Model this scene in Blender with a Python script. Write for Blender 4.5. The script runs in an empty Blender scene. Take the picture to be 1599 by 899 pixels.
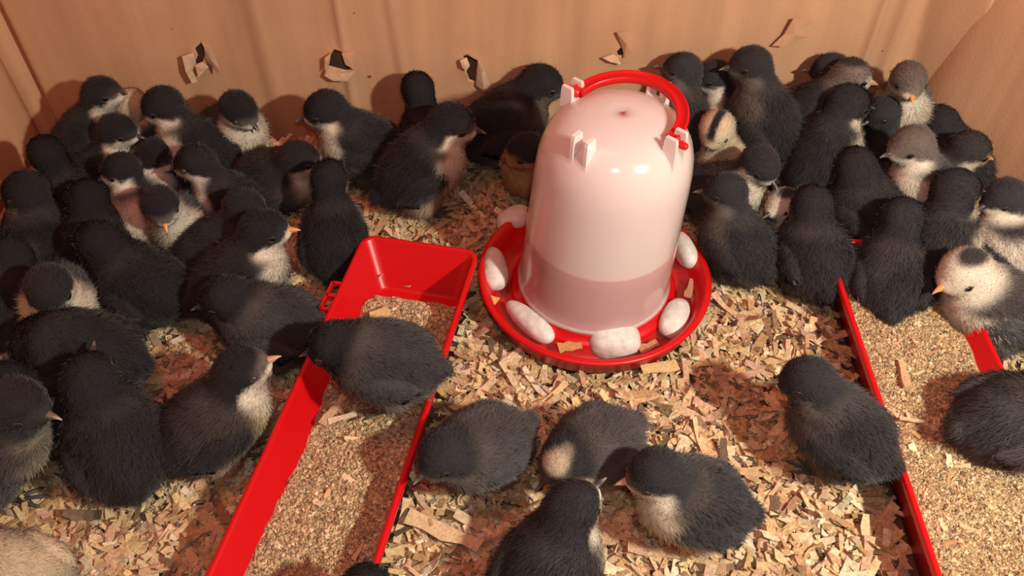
import bpy, math, random
import numpy as np
from mathutils import Vector, Matrix
from mathutils.geometry import delaunay_2d_cdt

# ------------------------------------------------------------------ camera, world, lights
SC = bpy.context.scene
COL = SC.collection
rng = np.random.default_rng(7)
random.seed(7)
F, TH, CH = 1320.0, math.radians(47.5), 0.57
cam_d = bpy.data.cameras.new('camera'); cam = bpy.data.objects.new('camera', cam_d); COL.objects.link(cam)
cam_d.sensor_width = 36.0; cam_d.lens = 36.0 * F / 1599.0; cam_d.clip_start = 0.01; cam_d.clip_end = 50
cam.location = (0, 0, CH); cam.rotation_euler = (math.radians(90) - TH, 0, 0)
SC.camera = cam
SC.view_settings.view_transform = 'Standard'; SC.view_settings.look = 'None'
SC.view_settings.gamma = 1.0; SC.view_settings.exposure = 0.0; SC.view_settings.use_curve_mapping = False

world = bpy.data.worlds.new('room_dusk'); SC.world = world; world.use_nodes = True
bg = world.node_tree.nodes['Background']; bg.inputs[0].default_value = (1.0, 0.37, 0.31, 1); bg.inputs[1].default_value = 0.30

def lamp(name, loc, power, color, radius):
    d = bpy.data.lights.new(name, 'POINT'); d.energy = power; d.color = color; d.shadow_soft_size = radius
    o = bpy.data.objects.new(name, d); COL.objects.link(o); o.location = loc
    return o
lamp('white_lamp', (0.50, -0.05, 0.70), 38.0, (1.0, 0.91, 0.77), 0.018)
lamp('phone_flash', (0.02, 0.02, 0.60), 2.2, (1.0, 0.95, 0.92), 0.01)
lamp('red_heat_lamp', (-0.15, 0.35, 1.15), 9.0, (1.0, 0.10, 0.05), 0.14)

def W(px, py, z=0.0):
    u = (px - 799.5) / F; v = (449.5 - py) / F
    d = (u, math.cos(TH) + v * math.sin(TH), -math.sin(TH) + v * math.cos(TH))
    t = (CH - z) / -d[2]
    return np.array([d[0] * t, d[1] * t, z])

# ------------------------------------------------------------------ helpers
def make_mesh(name, verts, faces, mat=None, parent=None, loc=(0, 0, 0), cols=None, normals=None, smooth=True):
    """verts (n,3) world minus loc, faces: array (m,k) or list of arrays of different k"""
    me = bpy.data.meshes.new(name)
    verts = np.asarray(verts, dtype=np.float32)
    if isinstance(faces, np.ndarray): faces = [faces]
    faces = [np.asarray(f, dtype=np.int32) for f in faces if len(f)]
    me.vertices.add(len(verts)); me.vertices.foreach_set('co', verts.ravel())
    tot = sum(f.size for f in faces); npoly = sum(len(f) for f in faces)
    me.loops.add(tot); me.polygons.add(npoly)
    me.loops.foreach_set('vertex_index', np.concatenate([f.ravel() for f in faces]))
    starts = []; s = 0
    for f in faces:
        k = f.shape[1]
        starts.append(s + np.arange(len(f)) * k); s += f.size
    me.polygons.foreach_set('loop_start', np.concatenate(starts).astype(np.int32))
    me.polygons.foreach_set('use_smooth', np.full(npoly, smooth))
    me.update(calc_edges=True); me.validate()
    if cols is not None:
        a = me.color_attributes.new('tint', 'FLOAT_COLOR', 'POINT')
        c = np.ones((len(verts), 4), dtype=np.float32); c[:, :3] = cols
        a.data.foreach_set('color', c.ravel())
    if normals is not None:
        me.normals_split_custom_set_from_vertices(normals.astype(np.float32))
    if mat: me.materials.append(mat)
    o = bpy.data.objects.new(name, me); COL.objects.link(o); o.location = loc
    if parent: o.parent = parent
    return o

def tag(o, label=None, cat=None, group=None, kind=None):
    if label: o['label'] = label
    if cat: o['category'] = cat
    if group: o['group'] = group
    if kind: o['kind'] = kind
    return o

def empty(name, loc):
    o = bpy.data.objects.new(name, None); COL.objects.link(o); o.location = loc; o.empty_display_size = 0.02
    return o

def mat(name, color=(.5, .5, .5), rough=.6, spec=.5, attr=False, sheen=0.0, noise=None, bump=None, **kw):
    m = bpy.data.materials.new(name); m.use_nodes = True
    nt = m.node_tree; b = nt.nodes['Principled BSDF']
    b.inputs['Base Color'].default_value = (*color, 1); b.inputs['Roughness'].default_value = rough
    b.inputs['Specular IOR Level'].default_value = spec
    if sheen:
        b.inputs['Sheen Weight'].default_value = sheen; b.inputs['Sheen Roughness'].default_value = .6
    for k, v in kw.items(): b.inputs[k].default_value = v
    src = None
    if attr:
        a = nt.nodes.new('ShaderNodeVertexColor'); a.layer_name = 'tint'; src = a.outputs['Color']
    if noise:
        sc, amt = noise
        n = nt.nodes.new('ShaderNodeTexNoise'); n.inputs['Scale'].default_value = sc; n.inputs['Detail'].default_value = 4
        tc = nt.nodes.new('ShaderNodeTexCoord'); nt.links.new(tc.outputs['Object'], n.inputs['Vector'])
        mp = nt.nodes.new('ShaderNodeMapRange'); mp.inputs[1].default_value = .3; mp.inputs[2].default_value = .7
        mp.inputs[3].default_value = 1 - amt; mp.inputs[4].default_value = 1 + amt * .6
        nt.links.new(n.outputs[0], mp.inputs[0])
        mx = nt.nodes.new('ShaderNodeVectorMath'); mx.operation = 'SCALE'
        if src: nt.links.new(src, mx.inputs[0])
        else: mx.inputs[0].default_value = color
        nt.links.new(mp.outputs[0], mx.inputs['Scale']); src = mx.outputs[0]
    if src: nt.links.new(src, b.inputs['Base Color'])
    if bump:
        sc, st = bump
        n = nt.nodes.new('ShaderNodeTexNoise'); n.inputs['Scale'].default_value = sc; n.inputs['Detail'].default_value = 3
        tc = nt.nodes.new('ShaderNodeTexCoord'); nt.links.new(tc.outputs['Object'], n.inputs['Vector'])
        bp = nt.nodes.new('ShaderNodeBump'); bp.inputs['Strength'].default_value = st; bp.inputs['Distance'].default_value = .001
        nt.links.new(n.outputs[0], bp.inputs['Height']); nt.links.new(bp.outputs[0], b.inputs['Normal'])
    return m

def fnoise(x, y, seed=0, scale=1.0):
    """smooth 2-D pseudo noise, about -1..1"""
    r = np.random.default_rng(seed); s = np.zeros_like(x, dtype=float)
    for i in range(9):
        a = r.uniform(0, 2 * np.pi); fr = scale * r.uniform(.5, 1.8); ph = r.uniform(0, 6.28)
        s += np.sin((x * np.cos(a) + y * np.sin(a)) * fr + ph)
    return s / 4.0

def sstep(a, b, x):
    t = np.clip((x - a) / (b - a), 0, 1); return t * t * (3 - 2 * t)

def lathe(profile, n=72, close_ends=(False, False)):
    """profile list of (r,z) -> verts, quads (+ caps)"""
    P = np.array(profile); m = len(P); a = np.linspace(0, 2 * np.pi, n, endpoint=False)
    V = np.stack([np.outer(P[:, 0], np.cos(a)), np.outer(P[:, 0], np.sin(a)), np.repeat(P[:, 1:2], n, 1)], -1).reshape(-1, 3)
    i, j = np.meshgrid(np.arange(m - 1), np.arange(n), indexing='ij')
    j2 = (j + 1) % n
    Q = np.stack([i * n + j, i * n + j2, (i + 1) * n + j2, (i + 1) * n + j], -1).reshape(-1, 4)
    caps = []
    if close_ends[0]: caps.append(np.arange(n)[::-1][None, :])
    if close_ends[1]: caps.append(((m - 1) * n + np.arange(n))[None, :])
    return V, [Q] + caps

def tube(path, radii, n=8, flat=1.0, up=None):
    """closed-ended tube along a path; flat scales the second axis"""
    P = np.asarray(path, float); m = len(P)
    radii = np.broadcast_to(np.asarray(radii, float), (m,))
    T = np.gradient(P, axis=0); T /= np.linalg.norm(T, axis=1)[:, None] + 1e-12
    u0 = np.array(up if up is not None else (0, 0, 1.0), float)
    V = []
    a = np.linspace(0, 2 * np.pi, n, endpoint=False)
    for k in range(m):
        t = T[k]; s = np.cross(t, u0)
        if np.linalg.norm(s) < 1e-3: s = np.cross(t, (1.0, 0, 0))
        s /= np.linalg.norm(s); w = np.cross(s, t)
        V.append(P[k] + radii[k] * (np.outer(np.cos(a), s) + flat * np.outer(np.sin(a), w)))
    V = np.concatenate(V)
    i, j = np.meshgrid(np.arange(m - 1), np.arange(n), indexing='ij'); j2 = (j + 1) % n
    Q = np.stack([i * n + j, i * n + j2, (i + 1) * n + j2, (i + 1) * n + j], -1).reshape(-1, 4)
    return V, [Q, np.arange(n)[::-1][None, :], ((m - 1) * n + np.arange(n))[None, :]]

def merge(parts):
    V = []; FQ = {}; off = 0
    for v, fs in parts:
        V.append(v)
        for f in ([fs] if isinstance(fs, np.ndarray) else fs):
            f = np.asarray(f)
            if len(f): FQ.setdefault(f.shape[1], []).append(f + off)
        off += len(v)
    return np.concatenate(V), [np.concatenate(x) for x in FQ.values()]

def box(c, h, R=None):
    s = np.array([(-1, -1, -1), (1, -1, -1), (1, 1, -1), (-1, 1, -1), (-1, -1, 1), (1, -1, 1), (1, 1, 1), (-1, 1, 1)], float) * h
    if R is not None: s = s @ np.asarray(R).T
    q = np.array([(0, 3, 2, 1), (4, 5, 6, 7), (0, 1, 5, 4), (1, 2, 6, 5), (2, 3, 7, 6), (3, 0, 4, 7)])
    return s + np.array(c), q

def surface_nets(fn, lo, hi, cell):
    n = np.ceil((hi - lo) / cell).astype(int) + 1
    ax = [lo[k] + cell * np.arange(n[k]) for k in range(3)]
    X, Y, Z = np.meshgrid(*ax, indexing='ij')
    D = fn(np.stack([X, Y, Z], -1).reshape(-1, 3)).reshape(n)
    S = D < 0
    c = n - 1
    cnt = sum(S[i:i + c[0], j:j + c[1], k:k + c[2]].astype(np.int8) for i in (0, 1) for j in (0, 1) for k in (0, 1))
    act = (cnt > 0) & (cnt < 8)
    idx = -np.ones(c, dtype=np.int64); idx[act] = np.arange(act.sum())
    V = lo + cell * (np.argwhere(act) + .5)
    faces = []
    for d in range(3):
        a, b = (d + 1) % 3, (d + 2) % 3
        sl0 = [slice(1, -1)] * 3; sl1 = [slice(1, -1)] * 3
        sl0[d] = slice(0, -1); sl1[d] = slice(1, None)
        s0 = S[tuple(sl0)]; s1 = S[tuple(sl1)]
        for flip, m in ((False, s0 & ~s1), (True, ~s0 & s1)):
            e = np.argwhere(m)
            off = np.ones(3, int); off[d] = 0
            e = e + off
            q = []
            for da, db in ((0, 0), (1, 0), (1, 1), (0, 1)):
                p = e.copy(); p[:, a] -= 1 - da; p[:, b] -= 1 - db
                q.append(idx[p[:, 0], p[:, 1], p[:, 2]])
            q = np.stack(q, -1)
            if flip: q = q[:, ::-1]
            faces.append(q)
    Fq = np.concatenate(faces)
    N = None
    for it in range(4):
        d0, N = grad(fn, V)
        V = V - np.clip(d0, -cell, cell)[:, None] * N
    return V, Fq, N

def grad(fn, P, e=4e-4):
    d = fn(P); g = np.stack([fn(P + np.eye(3)[k] * e) - fn(P - np.eye(3)[k] * e) for k in range(3)], -1)
    return d, g / (np.linalg.norm(g, axis=1)[:, None] + 1e-12)

# ------------------------------------------------------------------ materials
M_wall = mat('cardboard', (.56, .335, .19), .85, .2, noise=(9, .10), bump=(350, .25))
nt = M_wall.node_tree
_b = nt.nodes['Principled BSDF']; _src = _b.inputs['Base Color'].links[0].from_socket
_tc = nt.nodes.new('ShaderNodeTexCoord'); _mp = nt.nodes.new('ShaderNodeMapping'); _mp.inputs['Scale'].default_value = (38, 38, 2.2)
_n = nt.nodes.new('ShaderNodeTexNoise'); _n.inputs['Scale'].default_value = 1; _n.inputs['Detail'].default_value = 5
_r = nt.nodes.new('ShaderNodeMapRange'); _r.inputs[1].default_value = .3; _r.inputs[2].default_value = .7; _r.inputs[3].default_value = .84; _r.inputs[4].default_value = 1.08
_s = nt.nodes.new('ShaderNodeVectorMath'); _s.operation = 'SCALE'
nt.links.new(_tc.outputs['Object'], _mp.inputs[0]); nt.links.new(_mp.outputs[0], _n.inputs['Vector']); nt.links.new(_n.outputs[0], _r.inputs[0])
nt.links.new(_src, _s.inputs[0]); nt.links.new(_r.outputs[0], _s.inputs['Scale']); nt.links.new(_s.outputs[0], _b.inputs['Base Color'])
M_torn = mat('torn_kraft_paper', (.60, .43, .29), .9, .1, noise=(120, .25), bump=(500, .5))
M_red = mat('red_plastic', (.56, .003, .006), .34, .45, bump=(60, .12))
M_pin = mat('red_pin_plastic', (.66, .005, .006), .3, .5)
M_stone = mat('pale_pebble', (.66, .66, .61), .75, .3, noise=(150, .22), bump=(200, .35))
M_chip = mat('wood_shaving', rough=.8, spec=.2, attr=True, noise=(420, .30), bump=(900, .6))
M_feed = mat('feed_mash', rough=.9, spec=.15, attr=True)
M_soil = mat('bedding_dust', (.16, .095, .055), .95, .1, noise=(90, .4), bump=(200, 1))
M_down = mat('chick_down', rough=.85, spec=.12, attr=True, sheen=.12)
M_skin = mat('chick_coat', rough=.9, spec=.05, attr=True)
M_beak = mat('chick_beak', rough=.35, spec=.5, attr=True)
M_eye = mat('chick_eye', (.006, .005, .005), .06, .8)
M_lid = mat('chick_eyelid', (.05, .046, .043), .35, .5)
M_leg_o = mat('chick_leg_orange', (.55, .17, .06), .5, .4)
M_leg_d = mat('chick_leg_dark', (.07, .065, .06), .45, .4)

def schlick(nt, f0):
    lw = nt.nodes.new('ShaderNodeLayerWeight'); lw.inputs[0].default_value = .5
    p = nt.nodes.new('ShaderNodeMath'); p.operation = 'POWER'; p.inputs[1].default_value = 5
    m = nt.nodes.new('ShaderNodeMath'); m.operation = 'MULTIPLY_ADD'; m.inputs[1].default_value = 1 - f0; m.inputs[2].default_value = f0
    nt.links.new(lw.outputs['Facing'], p.inputs[0]); nt.links.new(p.outputs[0], m.inputs[0])
    return m

def bottle_mat(name, clear):
    m = bpy.data.materials.new(name); m.use_nodes = True; nt = m.node_tree; nt.nodes.clear()
    out = nt.nodes.new('ShaderNodeOutputMaterial')
    dif = nt.nodes.new('ShaderNodeBsdfDiffuse'); dif.inputs[0].default_value = (.95, .90, .88, 1)
    trl = nt.nodes.new('ShaderNodeBsdfTranslucent'); trl.inputs[0].default_value = (.93, .84, .80, 1)
    trs = nt.nodes.new('ShaderNodeBsdfTransparent'); trs.inputs[0].default_value = (.97, .93, .91, 1)
    gl = nt.nodes.new('ShaderNodeBsdfGlossy'); gl.inputs['Roughness'].default_value = .16; gl.inputs[0].default_value = (1, 1, 1, 1)
    m1 = nt.nodes.new('ShaderNodeMixShader'); m1.inputs[0].default_value = .27
    m2 = nt.nodes.new('ShaderNodeMixShader'); m2.inputs[0].default_value = clear
    m3 = nt.nodes.new('ShaderNodeMixShader')
    fr = schlick(nt, .035)
    L = nt.links.new
    L(dif.outputs[0], m1.inputs[1]); L(trl.outputs[0], m1.inputs[2])
    L(m1.outputs[0], m2.inputs[1]); L(trs.outputs[0], m2.inputs[2])
    L(fr.outputs[0], m3.inputs[0]); L(m2.outputs[0], m3.inputs[1]); L(gl.outputs[0], m3.inputs[2])
    L(m3.outputs[0], out.inputs[0])
    return m
M_bottle = bottle_mat('milky_plastic', .60); M_lining = bottle_mat('milky_plastic_inside', .10)

def water_mat(name, tint, keep, milk):
    m = bpy.data.materials.new(name); m.use_nodes = True; nt = m.node_tree; nt.nodes.clear()
    out = nt.nodes.new('ShaderNodeOutputMaterial')
    trs = nt.nodes.new('ShaderNodeBsdfTransparent'); trs.inputs[0].default_value = (*tint, 1)
    dif = nt.nodes.new('ShaderNodeBsdfDiffuse'); dif.inputs[0].default_value = (*milk, 1)
    gl = nt.nodes.new('ShaderNodeBsdfGlossy'); gl.inputs['Roughness'].default_value = .04
    m1 = nt.nodes.new('ShaderNodeMixShader'); m1.inputs[0].default_value = keep
    m2 = nt.nodes.new('ShaderNodeMixShader'); fr = schlick(nt, .02)
    L = nt.links.new
    L(trs.outputs[0], m1.inputs[1]); L(dif.outputs[0], m1.inputs[2]); L(fr.outputs[0], m2.inputs[0])
    L(m1.outputs[0], m2.inputs[1]); L(gl.outputs[0], m2.inputs[2]); L(m2.outputs[0], out.inputs[0])
    return m
M_water = water_mat('drinking_water', (.95, .88, .84), .05, (.45, .30, .25))
M_water2 = water_mat('bottled_water', (.82, .62, .60), .90, (.50, .17, .16))

# ------------------------------------------------------------------ the box
YB = 0.735; XL = -0.500; XR = 0.475; WT = 0.0035
def crease(x, c, w, h): return h * np.exp(-((x - c) / w) ** 2)
def wall_offset(x, z):
    """how far the back wall leans or bulges from its plane (towards -y positive)"""
    d = 0.0035 * np.sin(x * 9 + 1.2) + 0.0012 * np.sin(x * 31 + 2 * z)
    for c, w, h in ((-.245, .010, .0035), (-.20, .02, -.002), (-.11, .006, .0028), (.025, .014, .0022), (.17, .02, .0015), (-.37, .02, .002)):
        d = d + crease(x + .06 * (z - .1) * math.sin(c * 40), c, w, h)
    d = d + crease(x, .352, .0035, .006) + crease(x, .374, .006, .006) + crease(x, -.165, .004, .0035)
    d = d + crease(x, XL + .010, .0050, -.012)
    # the folded corner panel
    d = d + 1.0 * np.clip(x - (.392 + (.159 - z) * .117), 0, .040)
    return d
def holed_wall():
    nx, nz = 330, 90
    xs = np.linspace(XL - .014, XR, nx); zs = np.linspace(0, .37, nz)
    pts = [(x, z) for x in xs for z in zs]
    def px(p, r=1.0):
        w = []
        for (a, b) in p:
            u = (a - 799.5) / F; v = (449.5 - b) / F
            dy = math.cos(TH) + v * math.sin(TH); dz = -math.sin(TH) + v * math.cos(TH)
            t = YB / dy; w.append((u * t, CH + dz * t))
        return w
    holes = [px([(303, 78), (313, 69), (320, 84), (316, 98), (322, 112), (311, 108), (303, 100), (308, 88)]),
             px([(514, 88), (522, 77), (536, 78), (540, 92), (552, 104), (540, 110), (520, 112), (508, 108), (513, 98)]),
             px([(722, 86), (730, 84), (746, 92), (744, 106), (742, 126), (733, 124), (728, 110), (733, 98)]),
             px([(962, 76), (969, 70), (976, 82), (965, 84)])]
    n0 = len(pts); edges = []
    for h in holes:
        k = len(pts); pts += h
        edges += [(k + i, k + (i + 1) % len(h)) for i in range(len(h))]
    V, E, Fc, *_ = delaunay_2d_cdt([Vector(p) for p in pts], edges, [], 0, 1e-5)
    V = np.array([(v.x, v.y) for v in V]); Fc = np.array([f for f in Fc if len(f) == 3])
    C = V[Fc].mean(1)
    def inside(P, poly):
        r = np.zeros(len(P), bool); m = len(poly)
        for i in range(m):
            (x1, y1), (x2, y2) = poly[i], poly[(i + 1) % m]
            c = ((y1 > P[:, 1]) != (y2 > P[:, 1])) & (P[:, 0] < (x2 - x1) * (P[:, 1] - y1) / (y2 - y1 + 1e-12) + x1)
            r ^= c
        return r
    keep = np.ones(len(Fc), bool)
    for h in holes: keep &= ~inside(C, h)
    Fc = Fc[keep]
    # orientation: normal towards -y
    a = V[Fc[:, 1]] - V[Fc[:, 0]]; b = V[Fc[:, 2]] - V[Fc[:, 0]]
    fl = (a[:, 0] * b[:, 1] - a[:, 1] * b[:, 0]) < 0
    Fc[fl] = Fc[fl][:, ::-1]
    V3 = np.stack([V[:, 0], YB - wall_offset(V[:, 0], V[:, 1]), V[:, 1]], -1)
    # tears bulging around each hole
    for h in holes:
        c = np.mean(h, 0); d = np.hypot(V[:, 0] - c[0], V[:, 1] - c[1])
        V3[:, 1] -= .003 * np.exp(-(d / .012) ** 2)
    o = make_mesh('wall_back', V3, Fc, M_wall)
    s = o.modifiers.new('board', 'SOLIDIFY'); s.thickness = WT; s.offset = -1
    o['kind'] = 'structure'
    bv, bq = box(((XL + XR) / 2, YB + .030, .185), ((XR - XL) / 2 + .01, .002, .187))  # unseen backing added behind the wall so its torn holes stay dark
    make_mesh('added_backing', bv, bq, M_wall, o, smooth=False)
    for yy_, zz_ in ((YB + .016, .371), ):
        bv, bq = box(((XL + XR) / 2, yy_, zz_), ((XR - XL) / 2 + .01, .017, .002)); make_mesh('added_backing', bv, bq, M_wall, o, smooth=False)
    return o, px
wall_back, wpx = holed_wall()

def flap(name, parent, poly, lift, m=M_torn, thick=.0012):
    """torn paper flap: polygon in wall coordinates with a lift off the wall per corner"""
    w = wpx(poly); n = len(w)
    c = np.mean(w, 0); cl = np.mean(lift)
    P = [(x, YB - wall_offset(x, z) - .0035 - l, z) for (x, z), l in zip(w, lift)]
    P.append((c[0], YB - wall_offset(c[0], c[1]) - .005 - cl, c[1]))
    P = np.array(P); Q = P + np.array([0, thick, 0]); V = np.concatenate([P, Q])
    t = [(i, (i + 1) % n, n) for i in range(n)] + [((i + 1) % n + n + 1, i + n + 1, 2 * n + 1) for i in range(n)]
    q = [(i, i + n + 1, (i + 1) % n + n + 1, (i + 1) % n) for i in range(n)]
    return make_mesh(name, V, [np.array(t), np.array(q)], m, parent, smooth=False)
T = wall_back
flap('torn_flap', T, [(318, 70), (330, 72), (346, 100), (343, 108), (322, 90)], [.001, .004, .010, .008, .002])
flap('torn_flap', T, [(287, 83), (303, 80), (306, 96), (302, 108), (310, 122), (303, 123), (294, 104)], [.006, .002, .001, .003, .006, .008, .009])
flap('torn_flap', T, [(305, 100), (316, 96), (326, 104), (312, 116)], [.002, .001, .002, .005])
flap('torn_flap', T, [(511, 100), (541, 103), (555, 105), (545, 116), (522, 119), (508, 114)], [.001, .001, .003, .005, .006, .004])
flap('torn_flap', T, [(508, 86), (518, 79), (515, 97), (508, 106)], [.004, .001, .001, .004], M_wall)
flap('torn_flap', T, [(535, 77), (556, 74), (545, 84), (557, 103), (541, 94)], [.001, .003, .003, .004, .001], M_wall)
flap('torn_flap', T, [(719, 87), (729, 85), (734, 98), (728, 104), (722, 96)], [.004, .001, .001, .003, .005])
flap('torn_flap', T, [(747, 90), (755, 97), (766, 124), (757, 133), (744, 128)], [.001, .004, .006, .006, .001])
flap('torn_flap', T, [(940, 82), (956, 78), (964, 83), (968, 92), (952, 87)], [.003, .002, .001, .004, .005])
flap('torn_flap', T, [(962, 44), (975, 41), (994, 50), (985, 74), (974, 84), (970, 66)], [.002, .003, .004, .005, .003, .001], M_wall)
flap('torn_flap', T, [(1236, 24), (1250, 20), (1268, 31), (1258, 52), (1236, 60), (1222, 66), (1204, 67), (1222, 50)], [.004, .006, .004, .005, .004, .005, .002, .002], M_wall)

M_spot = mat('brown_spot', (.20, .09, .05), .8, .1)
for sx_, sy_, sr_ in ((577, 119, .0021), (553, 20, .0009), (267, 47, .0007), (1380, 82, .0010)):
    (cx_, cz_), = wpx([(sx_, sy_)]); a_ = np.linspace(0, 2 * np.pi, 15)[:-1]
    yy_ = YB - wall_offset(np.array([cx_]), np.array([cz_]))[0]
    P_ = np.stack([cx_ + sr_ * np.cos(a_) * (1 + .15 * np.sin(3 * a_)), np.full(14, yy_ - .0003), cz_ + .8 * sr_ * np.sin(a_)], -1)
    make_mesh('brown_spot', np.concatenate([P_, P_ + np.array([0, .0006, 0])]), [np.arange(14)[None], np.arange(14, 28)[::-1][None], np.array([(k, k + 14, (k + 1) % 14 + 14, (k + 1) % 14) for k in range(14)])], M_spot, wall_back, smooth=False)

def side_wall(name, x, sgn):
    n = 60; ys = np.linspace(-.10, YB + (.002 if sgn < 0 else -.001), n); zs = np.linspace(0, .37, 30)
    Yg, Zg = np.meshgrid(ys, zs, indexing='ij')
    bul = .004 * np.sin(Yg * 13 + 2) + .002 * np.sin(Yg * 37 + Zg * 9)
    if sgn > 0: bul = bul + .010 * np.exp(-((Yg - .70) / .03) ** 2)
    X = x + sgn * (.004 - bul)
    if sgn > 0: X = X - .063 + (YB - Yg) * .50 - .10 * np.maximum(0, .45 - Yg) + .05 * (Zg - .15)
    V = np.stack([X, Yg, Zg], -1).reshape(-1, 3)
    i, j = np.meshgrid(np.arange(n - 1), np.arange(29), indexing='ij')
    q = np.stack([i * 30 + j, (i + 1) * 30 + j, (i + 1) * 30 + j + 1, i * 30 + j + 1], -1).reshape(-1, 4)
    if sgn < 0: q = q[:, ::-1]
    # face the inside of the pen
    o = make_mesh(name, V, q[:, ::-1], M_wall)
    s = o.modifiers.new('board', 'SOLIDIFY'); s.thickness = WT; s.offset = -1
    o['kind'] = 'structure'
side_wall('wall_left', XL, -1); side_wall('wall_right', XR, 1)
v, q = box((.08, .330, -.003), (.62, .445, .003))
make_mesh('floor', v, q, M_wall, smooth=False)['kind'] = 'structure'

# ------------------------------------------------------------------ layout of the vessels
TRAY = np.array([.0715, .5065])
def rot2(a): return np.array([[math.cos(a), -math.sin(a)], [math.sin(a), math.cos(a)]])
# troughs: centre of far end, angle of the long axis, width
TL_far = np.array([-.079, .5265]); TL_dir = np.array([-.20, -.98]); TL_dir /= np.linalg.norm(TL_dir)
TR_far = np.array([.3245, .530]); TR_dir = np.array([-.015, -1.0]); TR_dir /= np.linalg.norm(TR_dir)
TW = .105; TLEN = .42; TZ = .055
def trough_local(P, far, d):
    s = np.array([-d[1], d[0]])
    r = P[:, :2] - far
    return r @ s, r @ d        # across, along
def in_trough(P, grow=0.0):
    m = np.zeros(len(P), bool)
    for far, d in ((TL_far, TL_dir), (TR_far, TR_dir)):
        a, b = trough_local(P, far, d)
        m |= (np.abs(a) < TW / 2 + grow) & (b > -grow) & (b < TLEN + grow)
    return m

# ------------------------------------------------------------------ bedding
def bed_z(x, y):
    return .007 + .0035 * fnoise(x, y, 3, 22) + .002 * fnoise(x, y, 4, 70)
def bedding():
    nx, ny = 200, 170
    xs = np.linspace(XL + .002, XR + .10, nx); ys = np.linspace(.16, YB - .01, ny)
    X, Y = np.meshgrid(xs, ys, indexing='ij'); Z = np.maximum(bed_z(X, Y) - .002, .0008)
    V = np.stack([X, Y, Z], -1).reshape(-1, 3)
    i, j = np.meshgrid(np.arange(nx - 1), np.arange(ny - 1), indexing='ij')
    q = np.stack([i * ny + j, (i + 1) * ny + j, (i + 1) * ny + j + 1, i * ny + j + 1], -1).reshape(-1, 4)
    Cg = np.tile(np.array([[.15, .085, .05]]), (len(V), 1))
    return V, q, Cg
PAL = np.array([(.70, .50, .29), (.64, .43, .23), (.78, .62, .42), (.58, .36, .18), (.68, .48, .30), (.46, .27, .14),
                (.72, .52, .27), (.62, .40, .24), (.32, .20, .12), (.18, .12, .08), (.80, .67, .48), (.60, .38, .26)])
PAL = PAL * np.array([1.0, 1.05, 1.02])
PW = np.array([12, 11, 10, 8, 10, 5, 9, 8, 5, 3, 7, 5], float); PW /= PW.sum()

def chips(P, L, Wd, yaw, tilt, roll, curl, thick, cols, r):
    """curled strips with thickness: 5 stations x 2 sides x top/bottom"""
    n = len(P); K = 5
    t = np.linspace(-1, 1, K)
    jw = 1 + r.uniform(-.28, .28, (n, K)); sk = r.uniform(-.25, .25, (n, K))
    x = t[None, :] * L[:, None] / 2
    z = curl[:, None] * (t[None, :] ** 2) * L[:, None] * .5
    yl = (-jw * .5 + sk * .3) * Wd[:, None]; yr = (jw * .5 + sk * .3) * Wd[:, None]
    xs = x[:, :, None] + r.uniform(-.1, .1, (n, K, 2)) * L[:, None, None] * .25
    top = np.stack([xs, np.stack([yl, yr], -1), np.repeat(z[:, :, None], 2, 2)], -1)   # n,K,2,3
    bot = top.copy(); bot[..., 2] -= thick[:, None, None]
    A = np.stack([top, bot], 1).reshape(n, -1, 3)    # n, 2*K*2
    cy, sy = np.cos(yaw), np.sin(yaw); ct, st = np.cos(tilt), np.sin(tilt); cr, sr = np.cos(roll), np.sin(roll)
    # roll about x, tilt about y, yaw about z
    X, Y, Z = A[..., 0], A[..., 1], A[..., 2]
    Y, Z = Y * cr[:, None] - Z * sr[:, None], Y * sr[:, None] + Z * cr[:, None]
    X, Z = X * ct[:, None] + Z * st[:, None], -X * st[:, None] + Z * ct[:, None]
    X, Y = X * cy[:, None] - Y * sy[:, None], X * sy[:, None] + Y * cy[:, None]
    V = np.stack([X, Y, Z], -1) + P[:, None, :]
    q = []
    nb = K * 2
    for k in range(K - 1):
        a, b, c, d = 2 * k, 2 * k + 1, 2 * k + 3, 2 * k + 2
        q += [(a, d, c, b), (a + nb, b + nb, c + nb, d + nb), (a, a + nb, d + nb, d), (b, c, c + nb, b + nb)]
    q += [(0, 1, 1 + nb, nb), (2 * K - 2, 2 * K - 2 + nb, 2 * K - 1 + nb, 2 * K - 1)]
    q = np.array(q)
    Q = (q[None] + (np.arange(n) * 2 * nb)[:, None, None]).reshape(-1, 4)
    return V.reshape(-1, 3), Q, np.repeat(cols, 2 * nb, 0)

def scatter_chips(n, r, lo, hi, Lr, Wr, zj, tiltr):
    P = np.stack([r.uniform(lo[0], hi[0], n), r.uniform(lo[1], hi[1], n)], -1)
    P3 = np.concatenate([P, np.zeros((n, 1))], 1)
    keep = ~in_trough(P3, -.004) & (np.hypot(P[:, 0] - TRAY[0], P[:, 1] - TRAY[1]) > .092)
    P3 = P3[keep]; n = len(P3)
    P3[:, 2] = bed_z(P3[:, 0], P3[:, 1]) + r.uniform(*zj, n)
    L = r.uniform(*Lr, n) * r.uniform(.7, 1.3, n); Wd = np.minimum(r.uniform(*Wr, n), L * .8)
    near = np.hypot(P3[:, 0] - TRAY[0], P3[:, 1] - TRAY[1]) < .103
    P3[near, 2] = np.minimum(P3[near, 2], .008)
    c = PAL[r.choice(len(PAL), n, p=PW)] * r.uniform(.82, 1.12, (n, 1))
    c = c * (1 + r.uniform(-.05, .05, (n, 3)))
    return chips(P3, L, Wd, r.uniform(0, 6.28, n), r.normal(0, tiltr, n), r.normal(0, tiltr, n), r.normal(.10, .22, n),
                 r.uniform(.0005, .0011, n), np.clip(c, 0, .9), r)
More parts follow.
